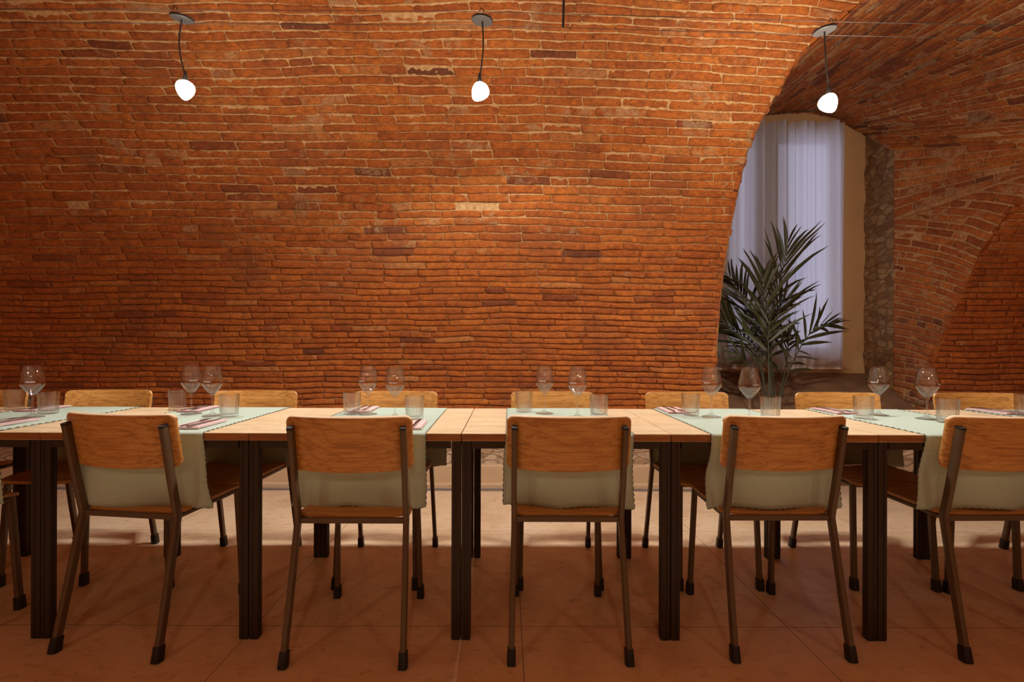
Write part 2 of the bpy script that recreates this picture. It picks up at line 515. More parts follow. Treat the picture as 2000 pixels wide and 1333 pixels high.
class Bricks:
    """brick boxes with worn faces over any surface"""
    def __init__(s, surf, seed=0):
        s.surf = surf; s.V = []; s.F = []; s.C = []; s.MI = []; s.n = 0; s.seed = seed
    def bricks(s, A0, A1, C0, C1, fix, hue, smear, rise, depth=.035, nx=11, ny=3, lean=None, tilt=0.0):
        A0 = np.asarray(A0); A1 = np.asarray(A1); C0 = np.asarray(C0); C1 = np.asarray(C1)
        B = len(A0)
        if B == 0: return
        e = .10
        us = np.concatenate([[0, 0], np.linspace(.05, .95, nx - 1), [1, 1]])
        vs = np.concatenate([[0, 0], np.linspace(.18, .82, ny - 1), [1, 1]])
        ring_u = np.array([1] + [0] * (len(us) - 2) + [1]); ring_v = np.array([1] + [0] * (len(vs) - 2) + [1])
        edge_u = np.array([1, 1] + [0] * (len(us) - 4) + [1, 1]); edge_v = np.array([1, 1] + [0] * (len(vs) - 4) + [1, 1])
        U, Vv = np.meshgrid(us, vs)
        ring = np.maximum(ring_u[None, :], ring_v[:, None]); edge = np.maximum(edge_u[None, :], edge_v[:, None]); corner = edge_u[None, :] * edge_v[:, None]
        a = A0[:, None, None] + (A1 - A0)[:, None, None] * U[None]
        c = C0[:, None, None] + (C1 - C0)[:, None, None] * Vv[None]
        cm = ((C0 + C1) / 2)[:, None, None]; am = ((A0 + A1) / 2)[:, None, None]
        wob = np.where(Vv[None] < .5, 1, -1) * (1 - 2 * np.abs(Vv[None] - .5) * 0)
        idn = (np.arange(B) * 7.31)[:, None, None]
        c = c + .0026 * vn(a * 34 + idn, c * 0 + np.sign(Vv[None] - .5) * 3.3 + idn, s.seed + 3) * (np.abs(Vv[None] - .5) * 2)
        a = a + .004 * vn(c * 60 + idn, U[None] * 3 + idn, s.seed + 4) * (np.abs(U[None] - .5) > .49)
        # rounded corners
        c = cm + (c - cm) * (1 - .05 * corner[None]); a = am + (a - am) * (1 - .012 * corner[None])
        if lean is not None: a = a + lean * (c - cm)
        a, c = fix(a, c)
        P, Nn = s.surf(a, c)
        h = rise[:, None, None] + .0040 * fbm(a * 26, c * 60, s.seed + 9, 3) - .0035 * edge[None] - .002 * corner[None]
        h = h + tilt * (.5 - Vv[None])
        h = np.where(ring[None] > 0, -depth, h)
        V = P + Nn * h[..., None]
        ny_, nx_ = U.shape
        idx = np.arange(ny_ * nx_).reshape(ny_, nx_)
        q = np.stack([idx[:-1, :-1], idx[:-1, 1:], idx[1:, 1:], idx[1:, :-1]], -1).reshape(-1, 4)
        F = (q[None] + (np.arange(B) * ny_ * nx_)[:, None, None]).reshape(-1, 4) + s.n
        s.V.append(V.reshape(-1, 3)); s.F.append(F); s.MI.append(np.zeros(len(F), np.int32))
        C = np.zeros((B, ny_ * nx_, 4)); C[..., 0] = hue[:, None]; C[..., 1] = rng.random(B)[:, None]; C[..., 2] = smear[:, None]; C[..., 3] = 1
        s.C.append(C.reshape(-1, 4)); s.n += B * ny_ * nx_
    def sheet(s, a, c, h, pale, mi=1):
        P, Nn = s.surf(a, c)
        V = P + Nn * h[..., None]
        ny_, nx_ = a.shape
        idx = np.arange(ny_ * nx_).reshape(ny_, nx_) + s.n
        F = np.stack([idx[:-1, :-1], idx[:-1, 1:], idx[1:, 1:], idx[1:, :-1]], -1).reshape(-1, 4)
        s.V.append(V.reshape(-1, 3)); s.F.append(F); s.MI.append(np.full(len(F), mi, np.int32))
        C = np.ones((ny_ * nx_, 4)); C[:, 0] = np.broadcast_to(pale, a.shape).reshape(-1)
        s.C.append(C); s.n += ny_ * nx_
    def build(s, name, mats):
        V = np.concatenate(s.V).astype(np.float32); F = np.concatenate(s.F).astype(np.int32)
        C = np.concatenate(s.C).astype(np.float32); MI = np.concatenate(s.MI)
        me = bpy.data.meshes.new(name)
        me.vertices.add(len(V)); me.vertices.foreach_set('co', V.reshape(-1))
        me.loops.add(len(F) * 4); me.loops.foreach_set('vertex_index', F.reshape(-1))
        me.polygons.add(len(F)); me.polygons.foreach_set('loop_start', np.arange(len(F), dtype=np.int32) * 4)
        me.polygons.foreach_set('material_index', MI)
        me.update(calc_edges=True)
        at = me.color_attributes.new('bv', 'FLOAT_COLOR', 'POINT'); at.data.foreach_set('color', C.reshape(-1))
        me.polygons.foreach_set('use_smooth', np.ones(len(F), bool))
        me.validate()
        return tag(link_mesh(name, me, mats), kind='structure')

def row_bricks(a_min, a_max, L=.285, head=.14, ph=.33):
    """split one course into stretchers and headers"""
    out_ = []; a = a_min - random.random() * L
    while a < a_max:
        r = random.random()
        w = (head if r < ph else L) * random.uniform(.84, 1.14)
        out_.append((a, a + w)); a += w
    return out_

# ---- back wall (rising into the barrel vault)
ctrl_y = [950, 690, 600, 520, 460, 430, 350, 250, 150, 50, -200]
ctrl_s = [11.3, 11.5, 12.2, 13.2, 15.0, 16.0, 17.0, 17.4, 17.5, 18.2, 18.6]
courses = []
s_ = .43
while s_ < 3.86:
    y0, z0, ny0, nz0 = [float(t) for t in prof(s_)]
    y1, z1, _, _ = [float(t) for t in prof(s_ + .01)]
    p0 = 678 - 1000 * (z0 - CAM_H) / y0; p1 = 678 - 1000 * (z1 - CAM_H) / y1
    target = np.interp(p0, ctrl_y[::-1], ctrl_s[::-1])
    ds = min(.07, max(.036, target / ((p0 - p1) / .01))) * random.uniform(.93, 1.07)
    courses.append((s_, s_ + ds)); s_ += ds

def upness(s): return np.clip((np.asarray(s) - 1.35) / .9, 0, 1)
W = Bricks(P_main, 1)
def fixL(a, c):
    s = warp(a, c); _, z, _, _ = prof(s)
    lim = xl(z) + .012 * vn(s * 24, s * 0, 77)
    return np.minimum(a, lim), s
def fixR(a, c):
    s = warp(a, c); _, z, _, _ = prof(s)
    return np.maximum(a, xr(z)), s
for side, fx in (('L', fixL), ('R', fixR)):
    A0 = []; A1 = []; C0 = []; C1 = []; HU = []; SM = []; RI = []; TI = []
    for (c0, c1) in courses:
        cm = (c0 + c1) / 2
        if side == 'L':
            z = float(prof(warp(np.array(1.7), np.array(cm)))[1]); lo, hi = -5.0, float(xl(z))
        else:
            z = float(prof(warp(np.array(3.5), np.array(cm)))[1]); lo, hi = float(xr(z)), 5.0
        up = float(upness(cm))
        jh = .0075 + .0015 * up
        phase = random.random()
        for (a0, a1) in row_bricks(lo, hi, .29, .145, .24):
            if a0 > hi - .02 or a1 < lo + .02: continue
            t0 = random.uniform(-.001, .001)
            g = .0025 + .0045 * random.random()
            A0.append(a0 + g / 2); A1.append(a1 - g / 2)
            C0.append(c0 + jh / 2 + random.uniform(-.0015, .0015)); C1.append(c1 - jh / 2 + random.uniform(-.0015, .0015))
            h = random.gauss(.55, .13)
            if random.random() < .035: h = random.uniform(0, .25)
            if random.random() < .05: h = random.uniform(.85, 1)
            HU.append(min(1, max(0, h)))
            SM.append(min(1, max(0, random.gauss(.22 + .30 * up, .28))))
            TI.append(random.gauss(.0055 * up - .001, .003))
            RI.append(random.gauss(.0018, .0024) - (.009 if random.random() < .008 else 0))
    W.bricks(A0, A1, C0, C1, fx, np.array(HU), np.array(SM), np.array(RI), lean=-.18 if side == 'L' else 0.0, tilt=np.array(TI)[:, None, None])
for side in 'LR':
    nu, nv = (760, 330) if side == 'L' else (150, 330)
    sv = np.linspace(.14, 3.9, nv + 1)[:, None] + np.zeros((1, nu + 1))
    t = np.linspace(0, 1, nu + 1)[None, :]
    z = prof(sv)[1]
    if side == 'L': a = -5.0 + (xl(z) - .002 + 5.0) * t
    else: a = xr(z) + .002 + (5.0 - xr(z)) * t
    up = upness(sv)
    h = -.0130 + .0075 * up + .0026 * fbm(a * 14, sv * 30, 21, 3) + .0022 * vn(a * 60, sv * 60, 31)
    h = h + .0016 * np.clip(fbm(a * 1.6, sv * 2.4, 41, 2), 0, 1)
    low = np.clip((.46 - sv) / .05, 0, 1)
    h = h + low * (.012 + .010 * fbm(a * 7, sv * 12, 51, 3))
    pale = np.clip(.25 + .85 * up + .35 * fbm(a * 1.7, sv * 3, 61, 3), 0, 1)
    W.sheet(a, sv, h, pale)
wall_back = W.build('wall_back', [M_BRICK, M_MORTAR])
# footing of rough stones under the brick, with a rendered skirting before it
fb = MB()
def foot(u, v):
    x = -5 + 10 * u; z = .12 + .31 * v
    return (x, 3.935 - .012 * float(fbm(x * 6, z * 11, 71, 3)) - .02 * (1 - v), z)
fb.grid(foot, 500, 20)
tag(fb.build('wall_footing', M_RUBBLE), kind='structure')
pb = MB()
pb.box((-1.69, 3.90, .085), (6.62, .10, .17), bev=.006)
pb.box((4.13, 3.90, .085), (1.74, .10, .17), bev=.006)
pb.box((-1.69, 3.83, .022), (6.62, .05, .044), bev=.005)
pb.box((4.13, 3.83, .022), (1.74, .05, .044), bev=.005)
pb.m = 1
pb.box((-1.69, 3.795, .006), (6.62, .03, .012))
pb.box((4.13, 3.795, .006), (1.74, .03, .012))
tag(pb.build('baseboard_back', [M_PLINTH, M_CHANNEL]), kind='structure')

# ---- niche: ruled vault between the opening (on the big vault) and the window wall
YB = 4.75
JX, JY = 3.306, 4.373
Fp = []; Bp = []
for (fx, fz), b in [((1.62, 0), (1.62, YB, 0)), ((1.62, 2.4), (1.62, YB, 2.5)), ((1.64, 2.5), (1.66, YB, 2.66)), ((1.75, 2.81), (1.85, YB, 2.96)),
                    ((1.98, 2.99), (2.1, YB, 3.16)), ((2.5, 3.12), (2.5, YB, 3.235)), ((3.0, 3.12), (2.82, YB, 3.25)), ((3.5, 2.95), (3.05, YB, 3.19)),
                    ((3.78, 2.6), (3.27, YB, 3.07)), ((3.8, 2.45), (JX, JY, 2.76)), ((3.7, 2.3), (JX, JY, 2.15))]:
    Fp.append((fx, float(y_of_z(fz)), fz)); Bp.append(b)
Fp = np.array(Fp, float); Bp = np.array(Bp, float)
seg = (np.linalg.norm(np.diff(Fp, axis=0), axis=1) + np.linalg.norm(np.diff(Bp, axis=0), axis=1)) / 2
PK = np.concatenate([[0], np.cumsum(seg)])
def curve3(K, p): return np.stack([np.interp(p, PK, K[:, i]) for i in range(3)], -1)
def arch_pt(q, p):
    B = curve3(Bp, p); F = curve3(Fp, p); F[..., 1] = y_of_z(F[..., 2]); L = np.linalg.norm(F - B, axis=-1)
    return B + (F - B) * (q / L)[..., None], L
def S_arch(q, p):
    q, p = np.broadcast_arrays(np.asarray(q, float), np.asarray(p, float))
    P, L = arch_pt(q, p); e = .02
    dq = arch_pt(q + e, p)[0] - arch_pt(q - e, p)[0]
    dp = arch_pt(q, np.minimum(p + e, PK[-1]))[0] - arch_pt(q, np.maximum(p - e, 0))[0]
    n = np.cross(dq, dp); n /= np.maximum(np.linalg.norm(n, axis=-1, keepdims=True), 1e-9)
    c = np.array([2.6, 4.1, 1.9]) - P
    n = np.where((n * c).sum(-1, keepdims=True) < 0, -n, n)
    return P, n
A = Bricks(S_arch, 5)
def fixA(a, c):
    c = np.clip(c + .008 * vn(a * 3, c * 5, 15), 0, PK[-1] - .001)
    L = arch_pt(a * 0, c)[1]
    return np.clip(a, 0, L), c
A0 = []; A1 = []; C0 = []; C1 = []; HU = []; SM = []; RI = []
p = .02
while p < PK[-1] - .03:
    dp = random.uniform(.050, .060)
    L = float(arch_pt(np.array(0.), np.array(p))[1])
    for (a0, a1) in row_bricks(0, L, .27, .13, .35):
        if a0 > L - .02 or a1 < .02: continue
        A0.append(a0 + .005); A1.append(a1 - .005); C0.append(p + .006); C1.append(min(p + dp - .006, PK[-1] - .002))
        h = random.gauss(.45, .22) if random.random() > .1 else random.uniform(0, .15)
        HU.append(min(1, max(0, h))); SM.append(min(1, max(0, random.gauss(.75, .3)))); RI.append(random.gauss(.003, .004))
    p += dp
A.bricks(A0, A1, C0, C1, fixA, np.array(HU), np.array(SM), np.array(RI), nx=9)
pp = np.linspace(0, PK[-1], 330)[:, None] + np.zeros((1, 110)); tt = np.linspace(0, 1, 110)[None, :]
LL = arch_pt(pp * 0, pp)[1]; qq = (LL + .02) * tt
A.sheet(qq, pp, -.006 + .006 * fbm(qq * 9, pp * 20, 22, 3) + .003 * vn(qq * 50, pp * 50, 32), np.clip(.65 + .5 * fbm(qq * 2, pp * 3, 62, 2), 0, 1))
A.build('ceiling_niche', [M_BRICK, M_MORTAR])

# right jamb: courses run down towards the room
def jamb_pt(q, m_):
    w = m_ / 2.2; zj = 2.15 * w; zf = 2.30 * w
    J = np.stack(np.broadcast_arrays(JX + 0 * w, JY + 0 * w, zj), -1)
    F = np.stack(np.broadcast_arrays(xr(zf), y_of_z(zf), zf), -1)
    return J + (F - J) * (q / .75)[..., None]
def S_jamb(q, m_):
    q, m_ = np.broadcast_arrays(np.asarray(q, float), np.asarray(m_, float))
    P = jamb_pt(q, m_); e = .02
    n = np.cross(jamb_pt(q + e, m_) - jamb_pt(q - e, m_), jamb_pt(q, m_ + e) - jamb_pt(q, m_ - e))
    n /= np.maximum(np.linalg.norm(n, axis=-1, keepdims=True), 1e-9)
    n = np.where(n[..., :1] > 0, -n, n)
    return P, n
J = Bricks(S_jamb, 8)
def jk(c): return .12 + .42 * np.clip((c - .9) / 1.1, 0, 1)
def fixJ(a, c):
    m_ = c - jk(c) * (a - .1) + .006 * vn(a * 4, c * 5, 16)
    return np.clip(a, 0, .75), np.clip(m_, 0, 2.2)
A0 = []; A1 = []; C0 = []; C1 = []; HU = []; SM = []; RI = []
c = .3
while c < 2.75:
    dc = random.uniform(.050, .060)
    for (a0, a1) in row_bricks(0, .75, .25, .13, .35):
        if a0 > .73 or a1 < .02: continue
        if c - float(jk(c)) * (max(a0, 0) - .1) > 2.2 and c - float(jk(c)) * (min(a1, .75) - .1) > 2.2: continue
        A0.append(a0 + .005); A1.append(a1 - .005); C0.append(c + .006); C1.append(c + dc - .006)
        HU.append(min(1, max(0, random.gauss(.42, .2)))); SM.append(min(1, max(0, random.gauss(.6, .3)))); RI.append(random.gauss(.003, .004))
    c += dc
J.bricks(A0, A1, C0, C1, fixJ, np.array(HU), np.array(SM), np.array(RI), nx=9)
mm = np.linspace(0, 2.2, 220)[:, None] + np.zeros((1, 80)); qq = np.linspace(-.0, .75, 80)[None, :] + 0 * mm
J.sheet(qq, mm, -.005 + .006 * fbm(qq * 9, mm * 20, 23, 3), np.clip(.45 + .5 * fbm(qq * 2, mm * 3, 63, 2), 0, 1))
J.build('wall_niche_right', [M_BRICK, M_MORTAR])

# rough stone strip beside the window, window wall in plaster, sloping sill
sb = MB()
def strip(u, v):
    y = JY + (YB - JY + .02) * u; z = .3 + v * ((2.76 - .3) * (1 - u) + (3.07 - .3) * u)
    return (JX + .012 - .022 * float(fbm(y * 11, z * 9, 81, 3)), y, z)
sb.grid(strip, 40, 220)
tag(sb.build('wall_niche_stone', M_TUFA), kind='structure')
# plaster wall with opening
OX0, OX1, OZ0, OZ1 = 2.06, 3.12, 1.015, 3.06
wb = MB()
def arch_z(x):
    return float(np.interp(x, Bp[1:9, 0], Bp[1:9, 2])) + .03
xs = sorted(set(list(np.linspace(1.60, 3.33, 36)) + [OX0, OX1]))
def wz(x): return max(arch_z(min(max(x, 1.62), 3.27)), 2.5)
for a_, b_ in zip(xs[:-1], xs[1:]):
    def quad(z0a, z1a, z0b, z1b):
        wb.add([(a_, YB, z0a), (b_, YB, z0b), (b_, YB, z1b), (a_, YB, z1a)], [(0, 1, 2, 3)])
    xm = (a_ + b_) / 2
    if OX0 < xm < OX1:
        quad(.82, OZ0, .82, OZ0); quad(OZ1, wz(a_) , OZ1, wz(b_))
    else:
        quad(.82, wz(a_), .82, wz(b_))
# reveals, 0.2 m deep
for q in [((OX0, OZ0), (OX1, OZ0)), ((OX1, OZ0), (OX1, OZ1)), ((OX1, OZ1), (OX0, OZ1)), ((OX0, OZ1), (OX0, OZ0))]:
    (x0, z0), (x1, z1) = q
    wb.add([(x0, YB, z0), (x1, YB, z1), (x1, YB + .25, z1), (x0, YB + .25, z0)], [(0, 1, 2, 3)])
tag(wb.build('wall_niche_window', M_PLASTER, smooth=0), kind='structure')
sl = MB()
def sill(u, v):
    x = 1.60 + (3.34 - 1.60) * u; y = YB + .02 - (YB - 3.93) * v; z = .845 - .33 * v + .018 * float(fbm(x * 5, y * 6, 91, 3))
    return (x, y, z)
sl.grid(sill, 70, 36)
def sillfront(u, v):
    x = 1.60 + (3.34 - 1.60) * u
    return (x, 3.95 - .012 * float(fbm(x * 6, v * 6, 92, 3)), .54 * v)
sl.grid(sillfront, 70, 20)
tag(sl.build('wall_niche_sill', M_SILL), kind='structure')

# unseen shell added round the niche to stop outside light leaking in
ob = MB()
for X_ in (1.35, 4.25):
    ob.grid(lambda u, v, X_=X_: (X_, float(y_of_z(3.60 * v)) + .03 + (YB + .03 - float(y_of_z(3.60 * v)) - .03) * u, 3.60 * v), 2, 24)
ob.add([(1.35, 1.2, 3.60), (4.25, 1.2, 3.60), (4.25, YB + .03, 3.60), (1.35, YB + .03, 3.60)], [(0, 1, 2, 3)])
for x0, x1, z0, z1 in [(1.35, OX0 - .001, 0, 3.60), (OX1 + .001, 4.25, 0, 3.60), (OX0 - .001, OX1 + .001, 0, OZ0 - .001), (OX0 - .001, OX1 + .001, OZ1 + .001, 3.60)]:
    ob.add([(x0, YB + .03, z0), (x1, YB + .03, z0), (x1, YB + .03, z1), (x0, YB + .03, z1)], [(0, 1, 2, 3)])
tag(ob.build('niche_light_shell', M_SHELL, smooth=0), kind='structure')

# window
wn = MB()
WY = YB + .12
for x0, x1, z0, z1 in [(OX0, OX0 + .05, OZ0, OZ1), (OX1 - .05, OX1, OZ0, OZ1), (OX0, OX1, OZ0, OZ0 + .05), (OX0, OX1, OZ1 - .05, OZ1),
                       (2.27, 2.57, OZ0, OZ1)]:
    wn.box(((x0 + x1) / 2, WY, (z0 + z1) / 2), (x1 - x0, .05, z1 - z0), bev=.004)
win = tag(wn.build('window_1', M_FRAME), kind='structure')
for x0, x1, z0, z1 in [(OX0 + .05, 2.27, OZ0 + .05, OZ1 - .05), (2.57, OX1 - .05, OZ0 + .05, OZ1 - .05)]:
    g = MB(); g.box(((x0 + x1) / 2, WY, (z0 + z1) / 2), (x1 - x0 + .01, .004, z1 - z0 + .01))
    g.build('pane', M_PANE, win, smooth=0)

# ---- rest of the room
cb = MB()
def vault(u, v):
    s = 3.88 + (VZ + VR * PI / 2 - 3.88) * min(1, v * 1.5)
    y, z, _, _ = prof(s); return (-5 + 10 * u, float(y) - max(0, v - 2 / 3) * 3 * 6.0, float(z))
cb.grid(vault, 8, 60)
tag(cb.build('ceiling', M_SHELL), kind='structure')
for name, x in (('wall_left', -5.0), ('wall_right', 5.0)):
    b = MB(); b.box((x + (-.05 if x < 0 else .05), -.45, 1.8), (.1, 8.9, 3.7)); tag(b.build(name, M_SHELL, smooth=0), kind='structure')
b = MB(); b.box((0, VY - 6.05, 1.8), (10, .1, 3.6)); tag(b.build('wall_front', M_SHELL, smooth=0), kind='structure')
b = MB(); b.box((0, .05, -.05), (10.2, 9.9, .1)); tag(b.build('floor', M_FLOOR, smooth=0), kind='structure')

# ------------------------------------------------------------------ tables
TZ = .75; TF = 1.852; TB = 2.61
seams = [-3.21, -2.447, -1.687, -.932, -.162, .598, 1.348, 2.108, 2.868]
def make_table(w):
    t = empty('dining_table')
    d = TB - TF
    b = MB(); b.box((0, d / 2, TZ - .014), (w, d, .028), bev=.0018)
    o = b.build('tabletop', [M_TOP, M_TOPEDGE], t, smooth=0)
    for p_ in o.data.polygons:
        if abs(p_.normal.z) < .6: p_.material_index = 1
    b = MB()
    b.box((0, .012, TZ - .042), (w - .074, .020, .026)); b.box((0, d - .012, TZ - .042), (w - .074, .020, .026))
    b.box((-w / 2 + .014, d / 2, TZ - .042), (.020, d - .074, .026)); b.box((w / 2 - .014, d / 2, TZ - .042), (.020, d - .074, .026))
    b.build('apron', M_TSTEEL, t, smooth=0)
    for sx in (-1, 1):
        for yy in (.019, d - .019):
            b = MB()
            # square tube with the shallow grooves of the profile
            c = .0165; g = .0025
            pts = []
            for k in range(4):
                a0 = k * PI / 2
                for (px_, py_) in [(c, -c + .002), (c, -.005), (c - g, -.004), (c - g, .004), (c, .005), (c, c - .002), (c - .002, c)]:
                    pts.append((px_ * math.cos(a0) - py_ * math.sin(a0), px_ * math.sin(a0) + py_ * math.cos(a0)))
            b.sweep([(sx * (w / 2 - .0168), yy, 0.006), (sx * (w / 2 - .0168), yy, TZ - .029)], pts, (1, 0, 0))
            L = b.build('leg', M_TSTEEL, t, smooth=0)
            f = MB(); f.box((sx * (w / 2 - .0168), yy, .004), (.030, .030, .008)); f.build('foot', M_RUBBER, L, smooth=0)
    return t
tlabels = ['oak table at the far left end of the row, cut by the picture edge',
           'square oak table at the left under the leftmost tall wine glass',
           'oak table behind the angled left near chair, carrying the first pair of wine glasses',
           'oak table behind the second near chair, under the second pair of wine glasses',
           'oak table in the middle of the row, under the runner behind the centre near chair',
           'oak table in front of the potted palm, behind the fourth near chair',
           'oak table holding the two rightmost wine glasses, before the brick niche wall',
           'oak table at the far right end of the row, cut by the picture edge']
tab0 = None
for i in range(8):
    w = seams[i + 1] - seams[i] - .0025
    if tab0 is None:
        t = tab0 = make_table(.756); tag(t, tlabels[0], 'table', 'square oak tables joined in one row')
    else:
        t = copy_tree(tab0)
    put(t, ((seams[i] + seams[i + 1]) / 2, TF, 0), 0, tlabels[i])
    t.scale = (w / .756, 1, 1)

# ------------------------------------------------------------------ chairs
def oval(w, d, k=3):
    pts = []
    for q, (cx, cy) in enumerate([(1, 1), (-1, 1), (-1, -1), (1, -1)]):
        r = min(w, d) * .30
        for j in range(k + 1):
            a = q * PI / 2 + j * PI / 2 / k
            pts.append((cx * (w / 2 - r) + r * math.cos(a), cy * (d / 2 - r) + r * math.sin(a)))
    return pts
def yc(z): return .095 - .195 * (z - .455)
def bz(x, z):   # rear face of the backrest
    return yc(z) + .0265 - .050 * (1 - (x / .216) ** 2)
def make_chair():
    t = empty('dining_chair')
    # backrest
    HW = .216; ZB, ZT = .638, .829
    b = MB()
    TH = .016
    def edge_r(x, z, z0, z1):
        sh = 0.0
        for d_, rr in ((z1 - z, .0135), (z - z0, .005), (HW - abs(x), .006)):
            k = max(0, 1 - max(d_, 0) / rr)
            sh = max(sh, rr * .95 * (1 - math.sqrt(max(0, 1 - k * k))))
        return min(sh, TH * .85)
    def remap(u):  # denser at the ends
        return .5 - .5 * math.cos(PI * u)
    def bp(u, v):
        u, v = remap(u), remap(remap(v))
        x = -HW + 2 * HW * u
        e = HW - abs(x); r = .024
        dz = (r - math.sqrt(max(0, r * r - (r - min(e, r)) ** 2)))
        z0 = ZB + dz - .004 * (1 - (x / HW) ** 2); z1 = ZT - dz
        z = z0 + (z1 - z0) * v
        return x, z, edge_r(x, z, z0, z1)
    def P(u, v):
        x, z, sh = bp(u, v); return (x, bz(x, z) + sh, z)
    def Nf(u, v):
        x, z, sh = bp(u, v)
        n = Vector((.1 * x / (HW * HW), -1, -.2)); n.normalize(); return n * (1 - sh / TH)
    b.slab(P, Nf, 40, 24, TH)
    back = b.build('backrest', [M_OAK, M_LITPLY], t, smooth=40)
    for p_ in back.data.polygons:
        if p_.normal.z > .38: p_.material_index = 1  # upward faces take the colour with the light painted in
    for sx in (-1, 1):
        s_b = MB()
        zc = .765; xx = sx * .19
        yb = bz(xx, zc) + .0135
        s_b.lathe([(0.0001, 0), (.006, 0), (.005, .002), (.0001, .0028)], 14)
        Mx = Matrix.Translation((xx, yb, zc)) @ Matrix.Rotation(R(-90 + 11), 4, 'X')
        s_b.v = [tuple(Mx @ Vector(p)) for p in s_b.v]
        s_b.build('screw', M_SCREW, back)
    # seat
    b = MB()
    def sp(u, v):
        x = -.198 + .396 * u; y = .108 + .382 * v
        w = .198 - .020 * v
        r = .03; ev = min(v, 1 - v) * .382
        dx = (r - math.sqrt(max(0, r * r - (r - min(ev, r)) ** 2)))
        x = (2 * u - 1) * (w - dx)
        z = .478 - .010 * math.sin(PI * u) * (1 - v * .6) - .010 * max(0, (v - .8) / .2) ** 2
        return (x, y, z)
    b.slab(lambda u, v: sp(u, remap(v)), lambda u, v: (0, 0, 1), 20, 20, .012)
    b.build('seat', M_OAK, t, smooth=40)
    # rear legs run up behind the backrest
    for sx in (-1, 1):
        xf, xs_, xt = sx * .198, sx * .189, sx * .1895
        pts = [(xf, 0.0, .012), (xf + (xs_ - xf) * .5, .050, .24), (xs_, .092, .44), (xs_, .0950, .452), (xs_, .0958, .463), (xs_, .093, .478), (xt, .0716, .575), (xt, .0305, .788)]
        b = MB(); b.sweep(pts, oval(.019, .030), (1, 0, 0))
        L = b.build('rear_leg', M_STEEL, t, smooth=50)
        f = MB(); f.sweep([(xf, -.001, 0.0), (xf, .003, .020), (xf - sx * .0008, .009, .050)], oval(.029, .038), (1, 0, 0), scales=[1, 1, .93])
        f.build('rubber_foot', M_RUBBER, L, smooth=50)
        f = MB(); f.sweep([(xt, .0312, .785), (xt, .0297, .7925)], oval(.0205, .0315), (1, 0, 0)); f.build('dark_tube_end', M_RUBBER, L, smooth=50)  # dark piece stands for the shade inside the open tube
        pts = [(sx * .176, .480, .012), (sx * .170, .462, .30), (sx * .166, .452, .463)]
        b = MB(); b.sweep(pts, oval(.019, .028), (1, 0, 0))
        L = b.build('front_leg', M_STEEL, t, smooth=50)
        f = MB(); f.sweep([(sx * .1763, .481, 0.0), (sx * .176, .480, .020), (sx * .1755, .478, .050)], oval(.029, .038), (1, 0, 0), scales=[1, 1, .93])
        f.build('rubber_foot', M_RUBBER, L, smooth=50)
    b = MB()
    b.box((0, .098, .4555), (.362, .016, .018)); b.box((0, .452, .4535), (.318, .016, .018))
    for sx in (-1, 1):
        b.sweep([(sx * .182, .106, .4545), (sx * .1655, .440, .4525)], oval(.016, .016), (0, 0, 1))
    b.build('seat_frame', M_STEEL, t, smooth=50)
    return t
chair0 = make_chair(); tag(chair0, 'x', 'chair')
first = [True]
def place_chair(x, y, rz, label, group):
    t = chair0 if first[0] else copy_tree(chair0)
    first[0] = False
    return put(t, (x, y, 0), rz, label, group)
G1 = 'oak backed chairs on the near side of the tables'
place_chair(-1.366, 1.748, R(-7.7), 'oak chair turned slightly to the right, leftmost whole chair on the near side', G1)
place_chair(-.5365, 1.693, 0, 'oak chair with its back to the viewer, second of the near chairs from the left', G1)
place_chair(.218, 1.715, 0, 'near oak chair in the middle with bold dark flame grain on its back', G1)
place_chair(.977, 1.737, R(.5), 'near oak chair with its back to the viewer, standing in front of the palm', G1)
place_chair(1.76, 1.742, R(1.5), 'near oak chair at the right edge of the picture, its back partly cut off', G1)
place_chair(-2.165, 1.60, R(-3), 'near chair mostly outside the left edge, only seat corner and one front leg showing', G1)
G2 = 'oak backed chairs on the wall side of the tables'
bc = [(-2.70, 2.72, 180, 'wall-side oak chair at the far left edge, behind the leftmost wine glass'),
      (-2.085, 2.745, 180 + 4, 'wall-side oak chair right of the leftmost wine glass, its pale backrest wholly in view'),
      (-1.304, 2.73, 180, 'wall-side oak chair behind the pair of wine glasses on the left'),
      (-.573, 2.73, 180, 'wall-side oak chair facing the viewer left of centre, behind the second pair of wine glasses'),
      (.240, 2.73, 180, 'wall-side oak chair right of centre against plain brick, behind the third pair of wine glasses'),
      (.941, 2.73, 180, 'wall-side oak chair just left of the potted palm'),
      (1.728, 2.73, 180 - 2, 'wall-side oak chair just right of the potted palm, with a dark knot in its backrest'),
      (2.45, 2.73, 180 - 2, 'wall-side oak chair at the far right with swirling grain in its backrest')]
for x, y, a, lb in bc:
    place_chair(x, y, R(a), lb, G2)

